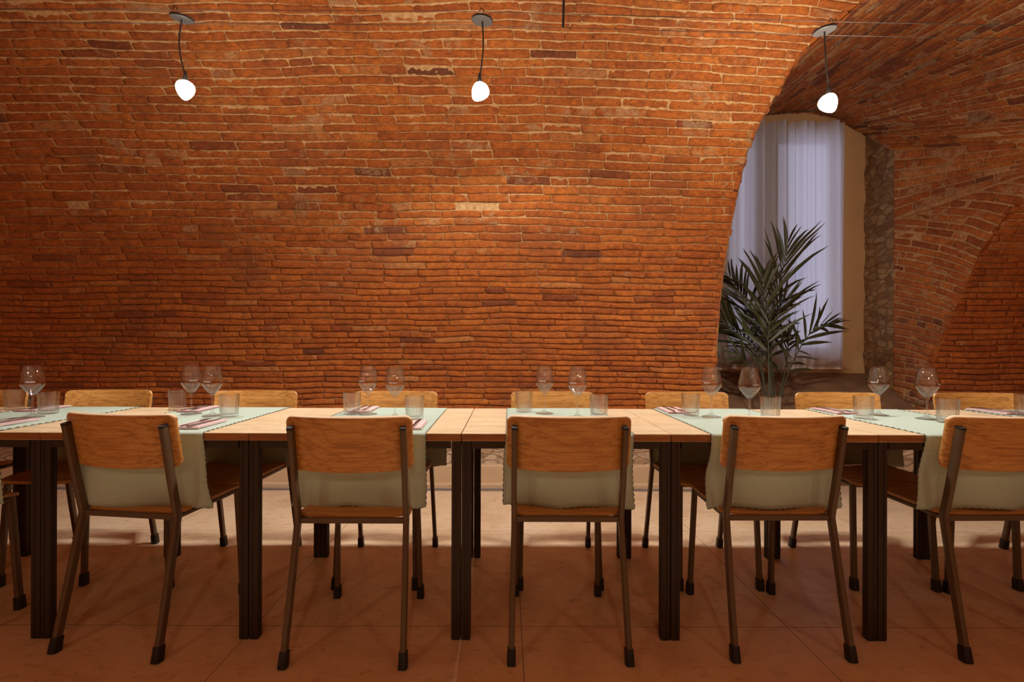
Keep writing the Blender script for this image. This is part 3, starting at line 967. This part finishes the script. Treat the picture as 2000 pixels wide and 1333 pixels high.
# ------------------------------------------------------------------ table runners
def make_runner(x0, x1, zf, zb, seed, skew=0.0):
    t_f = TF - .004; t_b = TB + .004; zt = TZ + .0018
    path = []
    def addp(y, z): path.append((y, z))
    n = 14
    for i in range(n):
        k = i / n; addp(t_b + .006 - .022 * min(1, (1 - k) * 2.2), zb + (zt - .012 - zb) * k)
    for k in (0, .5, 1):
        a = k * PI / 2; addp(t_b - .004 + .010 * math.cos(a), zt - .010 + .010 * math.sin(a))
    for i in range(1, 26):
        addp(t_b - .004 + (t_f + .004 - t_b + .004) * i / 26, zt)
    for k in (0, .5, 1):
        a = k * PI / 2; addp(t_f + .004 - .010 * math.sin(a), zt - .010 + .010 * math.cos(a))
    for i in range(1, n + 1):
        k = i / n; addp(t_f - .006 + .030 * min(1, k * 2.0), zt - .012 - (zt - .012 - zf) * k)
    m = len(path)
    nu = 26
    def P(u, v):
        j = v * (m - 1); j0 = int(min(m - 2, math.floor(j))); f = j - j0
        y = path[j0][0] * (1 - f) + path[j0 + 1][0] * f; z = path[j0][1] * (1 - f) + path[j0 + 1][1] * f
        drape = max(0, min(1, (zt - .02 - z) / .1)); deep = max(0, (zt - z) / .28)
        x = x0 + (x1 - x0) * u + skew * (y - t_f)
        x += .010 * drape * float(vn(z * 7 + seed, u * 2, seed)) * (1 if abs(u - .5) > .3 else .4)
        x = x + (x - (x0 + x1) / 2) * .03 * deep
        yy = y + (1 if y < 2.2 else -1) * drape * deep * (.014 + .018 * float(vn(u * 3.1 + seed, z * 5, seed + 2)) + .010 * math.sin(u * 11 + seed * 1.7 + z * 14))
        if drape > 0:
            pass
        zz = z + .008 * deep * float(vn(u * 5 + seed, 3.3, seed + 4)) + (0.0006 * float(vn(x * 12, y * 12, seed)) + .0006) * (1 - drape)
        return (x, yy, zz)
    t = empty('table_runner', (0, 0, 0))
    b = MB(); b.slab(P, lambda u, v: (0, 0, 0), nu, m - 1, .0) if False else b.grid(P, nu, m - 1)
    o = b.build('cloth', M_RUNNER, t, smooth=80)
    md = o.modifiers.new('thickness', 'SOLIDIFY'); md.thickness = .0012; md.offset = 1
    # hem: twisted edging of dark and pale thread along the long sides and the ends
    h = MB(); h2 = MB()
    def cord(pts_fn, L, segs):
        k = int(L / .024)
        for i in range(k):
            a_, b_ = (i + .08) / k, (i + .58) / k
            pts = [pts_fn(a_ + (b_ - a_) * q / 2) for q in range(3)]
            h.tube(pts, .0013, 5)
    for uu in (0.0, 1.0):
        off = -.0006 if uu == 0 else .0006
        cord(lambda v: (P(uu, v)[0] + off, P(uu, v)[1], P(uu, v)[2] + .0008), 1.3, 0)
    for vv in (0.0, 1.0):
        cord(lambda u: P(u, vv), .48, 0)
    h.build('hem', M_HEM, t, smooth=60)
    return t
runners = [(-2.34, -1.85, .478, .46, 'sage runner at the far left, under the leftmost wine glass'),
           (-1.575, -1.092, .470, .46, 'pale sage runner hanging right beside the angled left near chair'),
           (-.775, -.290, .468, .455, 'pale sage runner left of centre, hanging beside the second near chair'),
           (0.0, .460, .474, .47, 'pale sage runner in the middle of the row, hanging behind the centre near chair'),
           (.740, 1.215, .474, .47, 'pale sage runner on the table before the palm, hanging behind the fourth near chair'),
           (1.512, 1.99, .474, .47, 'pale sage runner hanging behind the right edge chair, two tall wine glasses on it'),
           (2.31, 2.79, .476, .47, 'sage runner on the far right table with a dark knife and fork at its corner')]
rz_ = []
for i, (a, b_, zf, zb, lb) in enumerate(runners):
    r_ = make_runner(a, b_, zf, zb, i * 3 + 2, skew=(-.012 if i < 3 else .006))
    tag(r_, lb, 'table runner', 'linen runners across the tables')

# ------------------------------------------------------------------ glasses
CZ = TZ + .0042
def make_wine():
    t = empty('wine_glass')
    outer = [(.0001, .0), (.040, .0), (.0425, .0010), (.041, .0026), (.026, .0060), (.012, .0105), (.0055, .020), (.0040, .034), (.0038, .066), (.0045, .086), (.0070, .094),
             (.0120, .100), (.0250, .1165), (.0360, .1320), (.0425, .1425), (.0440, .1480), (.0432, .1560), (.0390, .185), (.0330, .2150), (.0302, .2270), (.0303, .2284), (.0298, .2291)]
    inner = [(.0290, .2289), (.0288, .2275), (.0320, .2150), (.0380, .185), (.0421, .1560), (.0428, .1480), (.0414, .1430), (.0347, .1325), (.0235, .1175), (.0110, .1030), (.0001, .0995)]
    b = MB(); b.lathe(outer[:10], 40)
    b2 = MB(); b2.lathe(outer + inner, 40)
    b2.build('bowl_and_stem', M_GLASS, t, smooth=50)
    # etched house mark on the bowl, too small to read
    e = MB()
    def onb(a, z): 
        r = float(np.interp(z, [.148, .156, .185], [.0440, .0432, .0390])) + .0002
        return (r * math.cos(a - PI / 2), r * math.sin(a - PI / 2), z)
    for k, (a0, w, z0) in enumerate([(-.36, .09, .158), (-.24, .07, .158), (-.14, .05, .158), (-.06, .10, .158), (.08, .06, .158), (.17, .09, .158), (.29, .09, .158)]):
        pts = [onb(a0 + w * q / 8, z0 + .0022 * math.sin(q * 1.9 + k * 1.3) + (.003 if k in (0, 3) and q > 5 else 0)) for q in range(9)]
        e.tube(pts, .00035, 4)
    e.tube([onb(-.36 + .74 * q / 10, .1545) for q in range(11)], .0002, 4)
    e.build('etched_mark', M_ETCH, t, smooth=0)
    return t
def make_tumbler():
    t = empty('tumbler')
    nr = 22
    outer = [(.0001, 0), (.031, 0), (.0345, .0015), (.0355, .008), (.0370, .040), (.0385, .070), (.0405, .094), (.0412, .100)]
    inner = [(.0398, .100), (.0388, .094), (.0360, .070), (.0345, .040), (.0325, .016), (.0290, .0125), (.0001, .0120)]
    n0 = len(outer)
    def rad(i, th, r):
        if 2 <= i <= n0 - 3 : return r * (1 + .036 * (abs(math.cos(nr * th / 2)) * 2 - 1))
        return r
    b = MB(); b.lathe(outer + inner, nr * 8, rad=rad)
    b.build('ribbed_body', M_GLASS2, t, smooth=35)
    return t
wine0 = make_wine(); tumb0 = make_tumbler()
tag(wine0, 'x', 'wine glass', 'wine glasses on the runners'); tag(tumb0, 'x', 'tumbler', 'ribbed tumblers on the runners')
def px2x(px, Y): return (px - 989) * Y / 1000
wines = [(64, 2.21, 30, 'tall wine glass at the far left, widest of all in the picture'),
         (374, 2.336, 40, 'left one of the pair of wine glasses between the two left near chairs'),
         (415, 2.27, 0, 'right one of the pair of wine glasses between the two left near chairs'),
         (719, 2.336, -30, 'left wine glass above the second near chair, beside a ribbed tumbler'),
         (772, 2.23, 0, 'right wine glass above the second near chair, before a pale backrest'),
         (1064, 2.38, -20, 'left wine glass above the centre near chair'),
         (1128, 2.25, -35, 'right wine glass above the centre near chair'),
         (1390, 2.28, -50, 'wine glass just left of the palm, before a wall-side chair back'),
         (1464, 2.17, 10, 'wine glass standing right in front of the palm stems, clear white mark on it'),
         (1716, 2.36, -60, 'wine glass below the right edge of the curtain plaster'),
         (1811, 2.235, 45, 'rightmost wine glass, against dark brick')]
for i, (px_, Y, a, lb) in enumerate(wines):
    t = wine0 if i == 0 else copy_tree(wine0)
    put(t, (px2x(px_, Y), Y, CZ), R(a), lb); t.scale = (1, 1, .975)
tumbs = [(29, 2.50, 'leftmost ribbed tumbler, at the picture edge'),
         (95, 2.33, 'ribbed tumbler just right of the leftmost wine glass'),
         (347, 2.50, 'ribbed tumbler left of the first pair of wine glasses, before brick'),
         (448, 2.24, 'ribbed tumbler right of the first pair of wine glasses, before a pale backrest'),
         (688, 2.345, 'ribbed tumbler left of the second pair of wine glasses'),
         (810, 2.185, 'ribbed tumbler right of the second pair of wine glasses, above the second near chair corner'),
         (1023.5, 2.45, 'ribbed tumbler left of the third pair of wine glasses'),
         (1170, 2.27, 'ribbed tumbler right of the third pair of wine glasses, before brick'),
         (1349, 2.345, 'ribbed tumbler standing by the napkin left of the palm'),
         (1505, 2.19, 'ribbed tumbler in front of the foot of the palm stems'),
         (1687, 2.25, 'ribbed tumbler left of the wine glass below the curtain plaster'),
         (1851, 2.14, 'ribbed tumbler right of the rightmost wine glass'),
         (2004, 2.345, 'ribbed tumbler cut by the right picture edge')]
for i, (px_, Y, lb) in enumerate(tumbs):
    t = tumb0 if i == 0 else copy_tree(tumb0)
    x_ = px2x(px_, Y)
    on = any(q[0] < x_ < q[1] for q in runners)
    put(t, (x_, Y, CZ if on else TZ + .0004), R(i * 5), lb)

# ------------------------------------------------------------------ napkins, forks, knives
def make_napkin():
    b = MB()
    for k in range(3):
        z0 = .0015 + k * .0022; sx = .052 - k * .0012; sy = .105 - k * .0015
        def P(u, v, z0=z0, sx=sx, sy=sy):
            return (-sx + 2 * sx * u, -sy + 2 * sy * v, z0 + .0009 + .0007 * math.sin(u * 7 + v * 3))
        b.slab(P, lambda u, v: (0, 0, 1), 8, 12, .0018)
    return b.build('napkin', M_NAPK, None, smooth=40)
def flat_outline(b, pts, z, th, curve=None):
    n = len(pts)
    f = curve or (lambda x, y: 0)
    vs = [(x, y, z + th + f(x, y)) for x, y in pts] + [(x, y, z + f(x, y)) for x, y in pts]
    fs = [tuple(range(n)), tuple(range(2 * n - 1, n - 1, -1))] + [((i + 1) % n, i, i + n, (i + 1) % n + n) for i in range(n)]
    b.add(vs, fs)
def make_fork():
    b = MB(); cv = lambda x, y: .004 * max(0, (y - .03) / .07) ** 1 - .006 * max(0, (y - .03) / .07) ** 2 + .0015
    half = [(-.10, .0045), (-.095, .0055), (-.05, .0042), (.0, .0028), (.03, .0028), (.042, .008), (.052, .0105)]
    pts = [(w, y) for y, w in half] + [(-w, y) for y, w in half[::-1]]
    flat_outline(b, pts, .0, .0018, cv)
    for k in range(4):
        x = -.0084 + k * .0056
        b.sweep([(x, .051, .0025 + cv(0, .051) - .0015), (x, .075, cv(0, .075) + .001), (x, .100, cv(0, .098) + .002)], [(-.0013, -.0008), (.0013, -.0008), (.0013, .0008), (-.0013, .0008)], (1, 0, 0))
    return b.build('fork', M_CUT, None, smooth=30)
def make_knife():
    b = MB()
    flat_outline(b, [(.005, -.11), (.0058, -.08), (.0042, 0), (-.0042, 0), (-.0058, -.08), (-.005, -.11)], 0, .004)
    flat_outline(b, [(.0042, 0), (.0042, .10), (.001, .115), (-.006, .095), (-.009, .05), (-.008, .01), (-.0042, 0)], .001, .0015)
    return b.build('knife', M_CUT, None, smooth=30)
nap0, fork0, knife0 = make_napkin(), make_fork(), make_knife()
tag(nap0, 'x', 'napkin', 'checked napkins laid on the runners'); tag(fork0, 'x', 'fork', 'forks on the napkins'); tag(knife0, 'x', 'knife', 'knives on the napkins')
sets = [(-2.26, 2.502, 180, 'wall-side place by the leftmost tumbler'), (-1.985, 2.03, 2, 'near-side place at the left picture edge'),
        (-1.50, 2.502, 180, 'wall-side place behind the first pair of wine glasses'), (-1.200, 2.01, -2, 'near-side place beside the angled left chair'),
        (-.695, 2.502, 180, 'wall-side place behind the second pair of wine glasses'), (-.372, 2.01, 0, 'near-side place at the corner of the second near chair'),
        (.815, 2.502, 180, 'wall-side place left of the palm'), (1.60, 2.502, 180, 'wall-side place right of the palm'),
        (2.39, 2.50, 180, 'wall-side place at the far right table')]
for i, (x, y, a, where) in enumerate(sets):
    a_ = R(a) + R(random.uniform(-3, 3))
    n_ = nap0 if i == 0 else nap0.copy()
    f_ = fork0 if i == 0 else fork0.copy()
    k_ = knife0 if i == 0 else knife0.copy()
    if i:
        for o in (n_, f_, k_): COL.objects.link(o)
    c_, s__ = math.cos(a_), math.sin(a_)
    put(n_, (x, y, CZ), a_, 'pink and white checked napkin, ' + where)
    put(f_, (x - .018 * c_, y - .018 * s__, CZ + .0085), a_ + R(2), 'steel fork on the checked napkin, ' + where)
    put(k_, (x + .020 * c_, y + .020 * s__, CZ + .0085), a_ - R(2), 'steel knife on the checked napkin, ' + where)

# ------------------------------------------------------------------ pendant lamps on the wires
LY = 2.36
lamps = [(-1.500, 2.578, -1.484, 2.243, (15, 8), 'glowing pendant lamp on the left, hung from a dark disc on the wires'),
         (-.116, 2.574, -.127, 2.238, (10, 38), 'glowing pendant lamp in the middle above the tables'),
         (1.462, 2.532, 1.482, 2.190, (10, -36), 'glowing pendant lamp on the right, in front of the window niche')]
for i, (dx, dz, bx, bz_, (tx, ty), lb) in enumerate(lamps):
    t = empty('pendant_lamp', (dx, LY, dz))
    tag(t, lb, 'pendant lamp', 'pendant lamps on the tensioned wires')
    tilt = Matrix.Rotation(R([8, 6, -9][i]), 4, 'Y') @ Matrix.Rotation(R([9, 6, 5][i]), 4, 'X')
    b = MB(); b.lathe([(.0001, .004), (.047, .004), (.050, .001), (.050, -.006), (.047, -.009), (.0001, -.009)], 36)
    b.v = [tuple(tilt @ Vector(p)) for p in b.v]
    b.build('ceiling_disc', M_DISC, t)
    # clips holding the disc to the wires
    b = MB()
    for yy in (-.048, .048):
        b.tube([(-.012, yy, .004), (-.004, yy * 1.04, .020), (.006, yy, .016), (.010, yy, .002)], .0022, 6)
    b.build('wire_clip', M_CABLE, t)
    ex, ez = bx - dx, bz_ - dz
    swing = [(-.020, .006), (.010, -.004), (-.004, .0)][i]
    pts = []
    for q in range(13):
        k = q / 12
        pts.append((ex * k + swing[0] * math.sin(PI * k) * 1.0, 0, -.008 + (ez + .080) * k))
    b = MB(); b.tube(pts, .0036, 8); b.build('cable', M_CABLE, t)
    b = MB(); b.tube([(ex, 0, ez + .088), (ex, 0, ez + .066), (ex, 0, ez + .050), (ex, 0, ez + .034)], .010, 14, scales=[.5, .9, 1.25, 1.5]); b.build('lamp_holder', M_CABLE, t)
    # egg shaped tilted globe
    b = MB(); pr = []
    for q in range(21):
        th = PI * q / 20
        pr.append((max(.0001, .0375 * math.sin(th) * (1 + .30 * math.cos(th))), .043 * math.cos(th)))
    b.lathe(pr, 32)
    T = Matrix.Translation((ex, 0, ez)) @ Matrix.Rotation(R(ty), 4, 'Y') @ Matrix.Rotation(R(tx * .5), 4, 'X')
    b.v = [tuple(T @ Vector(p)) for p in b.v]
    b.build('globe', M_BULB, t, smooth=60)
    ld = bpy.data.lights.new('lamp_light', 'POINT'); ld.energy = LAMP_W * [1.1, 1.1, 3.2][i]; ld.color = LAMP_COL; ld.shadow_soft_size = .048
    lo = bpy.data.objects.new('lamp_light', ld); COL.objects.link(lo); lo.parent = t; lo.location = (ex, 0, ez)
    # the bulb is a reflector type: most of its light leaves downwards in a wide beam
    sd = bpy.data.lights.new('lamp_beam', 'SPOT'); sd.energy = BEAM_W * [1, 1.12, 1][i]; sd.color = (.97, .945, .86); sd.shadow_soft_size = .05
    sd.spot_size = R(146); sd.spot_blend = .35
    so = bpy.data.objects.new('lamp_beam', sd); COL.objects.link(so); so.parent = t; so.location = (ex, 0, ez - .01)
    so.rotation_euler = Vector([(.05, -.30, -1), (.12, .45, -1), (-.05, .0, -1)][i]).to_track_quat('-Z', 'Y').to_euler()
# tensioned wires
def wz_(x): return float(np.interp(x, [-5, -1.5, -.116, 1.462, 5], [2.585, 2.580, 2.576, 2.536, 2.47]))
for yy, lb in ((-.05, 'thin steel wire tensioned across the room, nearer of the two'), (.05, 'thin steel wire tensioned across the room, farther of the two')):
    b = MB(); b.tube([(x, LY + yy, wz_(x) + .002) for x in np.linspace(-4.99, 4.99, 30)], .0016, 6)
    tag(b.build('tension_wire', M_WIRE), lb, 'wire', 'wires carrying the lamps')
b = MB(); b.tube([(.272, LY + .03, 3.28), (.268, LY + .04, 2.85), (.262, LY + .05, 2.57)], .0060, 8)
tag(b.build('hanger_rod', M_CABLE), 'thin dark rod hanging from the vault to the wires, between the middle and right lamps', 'rod')

# ------------------------------------------------------------------ curtain
m, nt, n, l = new_mat('white_voile')
d_ = nt.nodes.new('ShaderNodeBsdfDiffuse'); d_.inputs[0].default_value = (.74, .70, .68, 1)
t_ = nt.nodes.new('ShaderNodeBsdfTranslucent'); t_.inputs[0].default_value = (.80, .80, .82, 1)
tr = nt.nodes.new('ShaderNodeBsdfTransparent')
m1 = nt.nodes.new('ShaderNodeMixShader'); m1.inputs[0].default_value = .5; l.new(d_.outputs[0], m1.inputs[1]); l.new(t_.outputs[0], m1.inputs[2])
m2 = nt.nodes.new('ShaderNodeMixShader'); m2.inputs[0].default_value = .04; l.new(m1.outputs[0], m2.inputs[1]); l.new(tr.outputs[0], m2.inputs[2])
out(nt, m2.outputs[0]); M_CURT = m
ct = empty('curtain', (0, 0, 0))
tag(ct, 'sheer white curtain hanging before the window in the brick niche, bluish daylight behind it', 'curtain')
b = MB()
CX0, CX1, CZ0, CZ1 = 1.72, 3.095, .868, 3.135
def cur(u, v):
    x = CX0 + (CX1 - CX0) * u; z = CZ0 + (CZ1 - CZ0) * v
    w = math.sin(u * 84 + 1.6 * math.sin(u * 9) + .5 * v) * .7 + .6 * float(vn(u * 22, v * .5, 4)) + .5 * math.sin(u * 39 + v * .9)
    amp = .024 + .014 * float(vn(u * 6, 2.2, 9)) + .008 * v
    top = min(CZ1, wz(x) - .045)
    z = CZ0 + (top - CZ0) * v
    return (x + .006 * math.sin(u * 60 + 1), YB - .075 + amp * w, z + .004 * float(vn(u * 30, 0, 3)) * (1 - v))
b.grid(cur, 420, 24)
b.build('sheer_panel', M_CURT, ct, smooth=80)
b = MB()
def hem(u, v):
    p = cur(u, .0 + .009 * v); return (p[0], p[1] - .0015, p[2] - .001)
b.grid(hem, 420, 2)
b.build('hem', simple('hem_band', (.82, .80, .80), .9), ct, smooth=80)
b = MB(); b.tube([(CX0 - .05, YB - .075, wz(1.9) - .06), (2.2, YB - .075, wz(2.2) - .05), (2.5, YB - .075, wz(2.5) - .05), (2.8, YB - .075, wz(2.82) - .05), (CX1, YB - .075, wz(3.08) - .05)], .004, 6)
b.build('track_wire', M_WIRE, ct)

# ------------------------------------------------------------------ palm
def zp(zx, zy, Y):
    """a point of the plant, from its place in the photograph, at its own distance Y"""
    return Vector(((1380 + zx / 3.604 - 989) * Y / 1000, Y, CAM_H + (678 - 430 - zy / 3.604) * Y / 1000))
PALM = empty('potted_palm', (2.26, 4.22, 0))
tag(PALM, 'dark green palm with long narrow leaflets standing in front of the white curtain', 'potted plant')
# the niche has its own raised floor level with the room: the pot stands before the sill slope
POT = Vector((2.12, 3.66, 0))
PALM.location = (POT.x, POT.y, 0)
def rel(p): return (p[0] - PALM.location.x, p[1] - PALM.location.y, p[2])
b = MB(); b.lathe([(.0001, 0), (.105, 0), (.11, .01), (.135, .29), (.145, .295), (.145, .32), (.134, .32), (.128, .28), (.0001, .278)], 36)
b.build('pot', M_POT, PALM)
b = MB(); b.lathe([(.0001, .288), (.06, .285), (.129, .279)], 24); b.build('soil', M_SOIL, PALM)
fr = [  # rachis points (traced), distance, leaflet length, t where leaves start, leaf pairs, spread
    ([(470, 1290), (440, 1050), (432, 880), (445, 700), (490, 520), (530, 370), (558, 250), (575, 130)], 4.02, .36, .40, 15, 1.0),
    ([(460, 1290), (438, 1060), (436, 900), (430, 790), (412, 690), (400, 560), (398, 450), (400, 380)], 3.96, .34, .50, 12, 1.5),
    ([(440, 1290), (400, 1080), (372, 900), (335, 760), (290, 640), (250, 540), (205, 455), (160, 380)], 4.22, .30, .42, 13, 1.0),
    ([(440, 1290), (395, 1100), (360, 960), (310, 880), (255, 815), (190, 765), (130, 720), (80, 690)], 4.12, .28, .42, 14, 1.0),
    ([(520, 1290), (560, 1120), (605, 1000), (650, 905), (705, 820), (760, 760), (815, 725), (880, 715)], 4.00, .25, .36, 12, 1.0),
    ([(510, 1290), (540, 1130), (560, 1010), (570, 930), (575, 880), (575, 840), (572, 815), (568, 790)], 4.10, .20, .35, 9, .9),
    ([(430, 1290), (385, 1150), (345, 1070), (310, 1020), (280, 985), (255, 960), (232, 942), (210, 930)], 3.95, .17, .55, 5, .8),
    ([(500, 1290), (470, 1120), (462, 1020), (455, 950), (450, 880), (440, 800), (420, 720), (395, 660)], 4.25, .26, .35, 11, 1.2),
    ([(480, 1290), (455, 1120), (450, 960), (460, 830), (480, 720), (500, 640), (540, 570), (600, 520)], 4.15, .28, .48, 11, 1.0),
    ([(450, 1290), (400, 1130), (372, 1010), (345, 930), (330, 860), (318, 800), (310, 740), (300, 680)], 4.05, .22, .40, 9, 1.1),
]
lr = random.Random(5)
for pts2, Y, LL_, t0, npairs, spread in fr:
    n = len(pts2)
    yb = POT.y
    P3 = []
    for i, (x_, y_) in enumerate(pts2):
        k = i / (n - 1)
        yy = yb + .02 * lr.uniform(-1, 1) + (Y - yb) * min(1, k * 1.9) + .06 * k * k * lr.uniform(-1, 1)
        P3.append(zp(x_, y_, yy))
    base = Vector((POT.x + lr.uniform(-.04, .04), POT.y + lr.uniform(-.04, .04), .285))
    P3 = [base, (base * .45 + P3[0] * .55)] + P3
    def rp(t):
        j = t * (len(P3) - 1); j0 = min(len(P3) - 2, int(j)); f = j - j0
        # Catmull-Rom
        p0 = P3[max(j0 - 1, 0)]; p1 = P3[j0]; p2 = P3[j0 + 1]; p3 = P3[min(j0 + 2, len(P3) - 1)]
        return .5 * ((2 * p1) + (p2 - p0) * f + (2 * p0 - 5 * p1 + 4 * p2 - p3) * f * f + (3 * p1 - p0 - 3 * p2 + p3) * f ** 3)
    fo = MB()
    path = [rp(q / 24) for q in range(25)]
    fo.m = 1
    fo.tube([rel(p) for p in path], .0052, 7, scales=[1.4 - 1.1 * q / 24 for q in range(25)])
    fo.m = 0
    for q in range(npairs):
        tk = (q + .5) / npairs
        t = t0 + (1 - t0) * tk * .985
        c = rp(t); T = (rp(min(1, t + .02)) - rp(max(0, t - .02))).normalized()
        S = T.cross(Vector((0, -1, 0))).normalized()
        F_ = T.cross(S).normalized()
        for sg in (-1, 1):
            ang = R((43 - 31 * tk) * (.85 + .25 * lr.random()))
            side = (S * sg * math.cos(.45 * spread * lr.uniform(.2, 1.6)) + F_ * lr.uniform(-.55, .55)).normalized()
            D = (T * math.cos(ang) + side * math.sin(ang)).normalized()
            Ln = 1.12 * LL_ * (.45 + .75 * math.sin(PI * min(1, (tk * .85 + .12)))) * lr.uniform(.8, 1.12)
            wd = .0145 * lr.uniform(.75, 1.25) * (1 if tk < .85 else .7)
            nrm = D.cross(T).normalized()
            wv = nrm.cross(D).normalized()
            tw = lr.uniform(-.9, .9)
            wv = (wv * math.cos(tw) + nrm * math.sin(tw)).normalized()
            nn = D.cross(wv).normalized()
            rows = []
            for k_ in range(8):
                s = k_ / 7
                droop = Vector((0, 0, -1)) * (Ln * .10 * s ** 2.4 * lr.uniform(.7, 1.2)) + side * (Ln * .10 * s ** 2)
                cc = c + D * (Ln * s) + droop
                ww = wd * (math.sin(PI * min(1, s * .93 + .06)) ** .75) * (1 - .35 * s)
                rows += [rel(cc - wv * ww), rel(cc + nn * ww * .35), rel(cc + wv * ww)]
            fs = []
            for k_ in range(7):
                for e in range(2):
                    a = k_ * 3 + e; fs.append((a, a + 1, a + 4, a + 3))
            # keep the foliage this side of the curtain and clear of the niche jamb
            rows = [(max(p[0], 1.66 - PALM.location.x) if p[1] + PALM.location.y > 3.6 else p[0], min(p[1], YB - .14 - PALM.location.y), p[2]) for p in rows]
            fo.add(rows, fs)
    fo.build('frond', [M_LEAF, M_STEM], PALM, smooth=60)
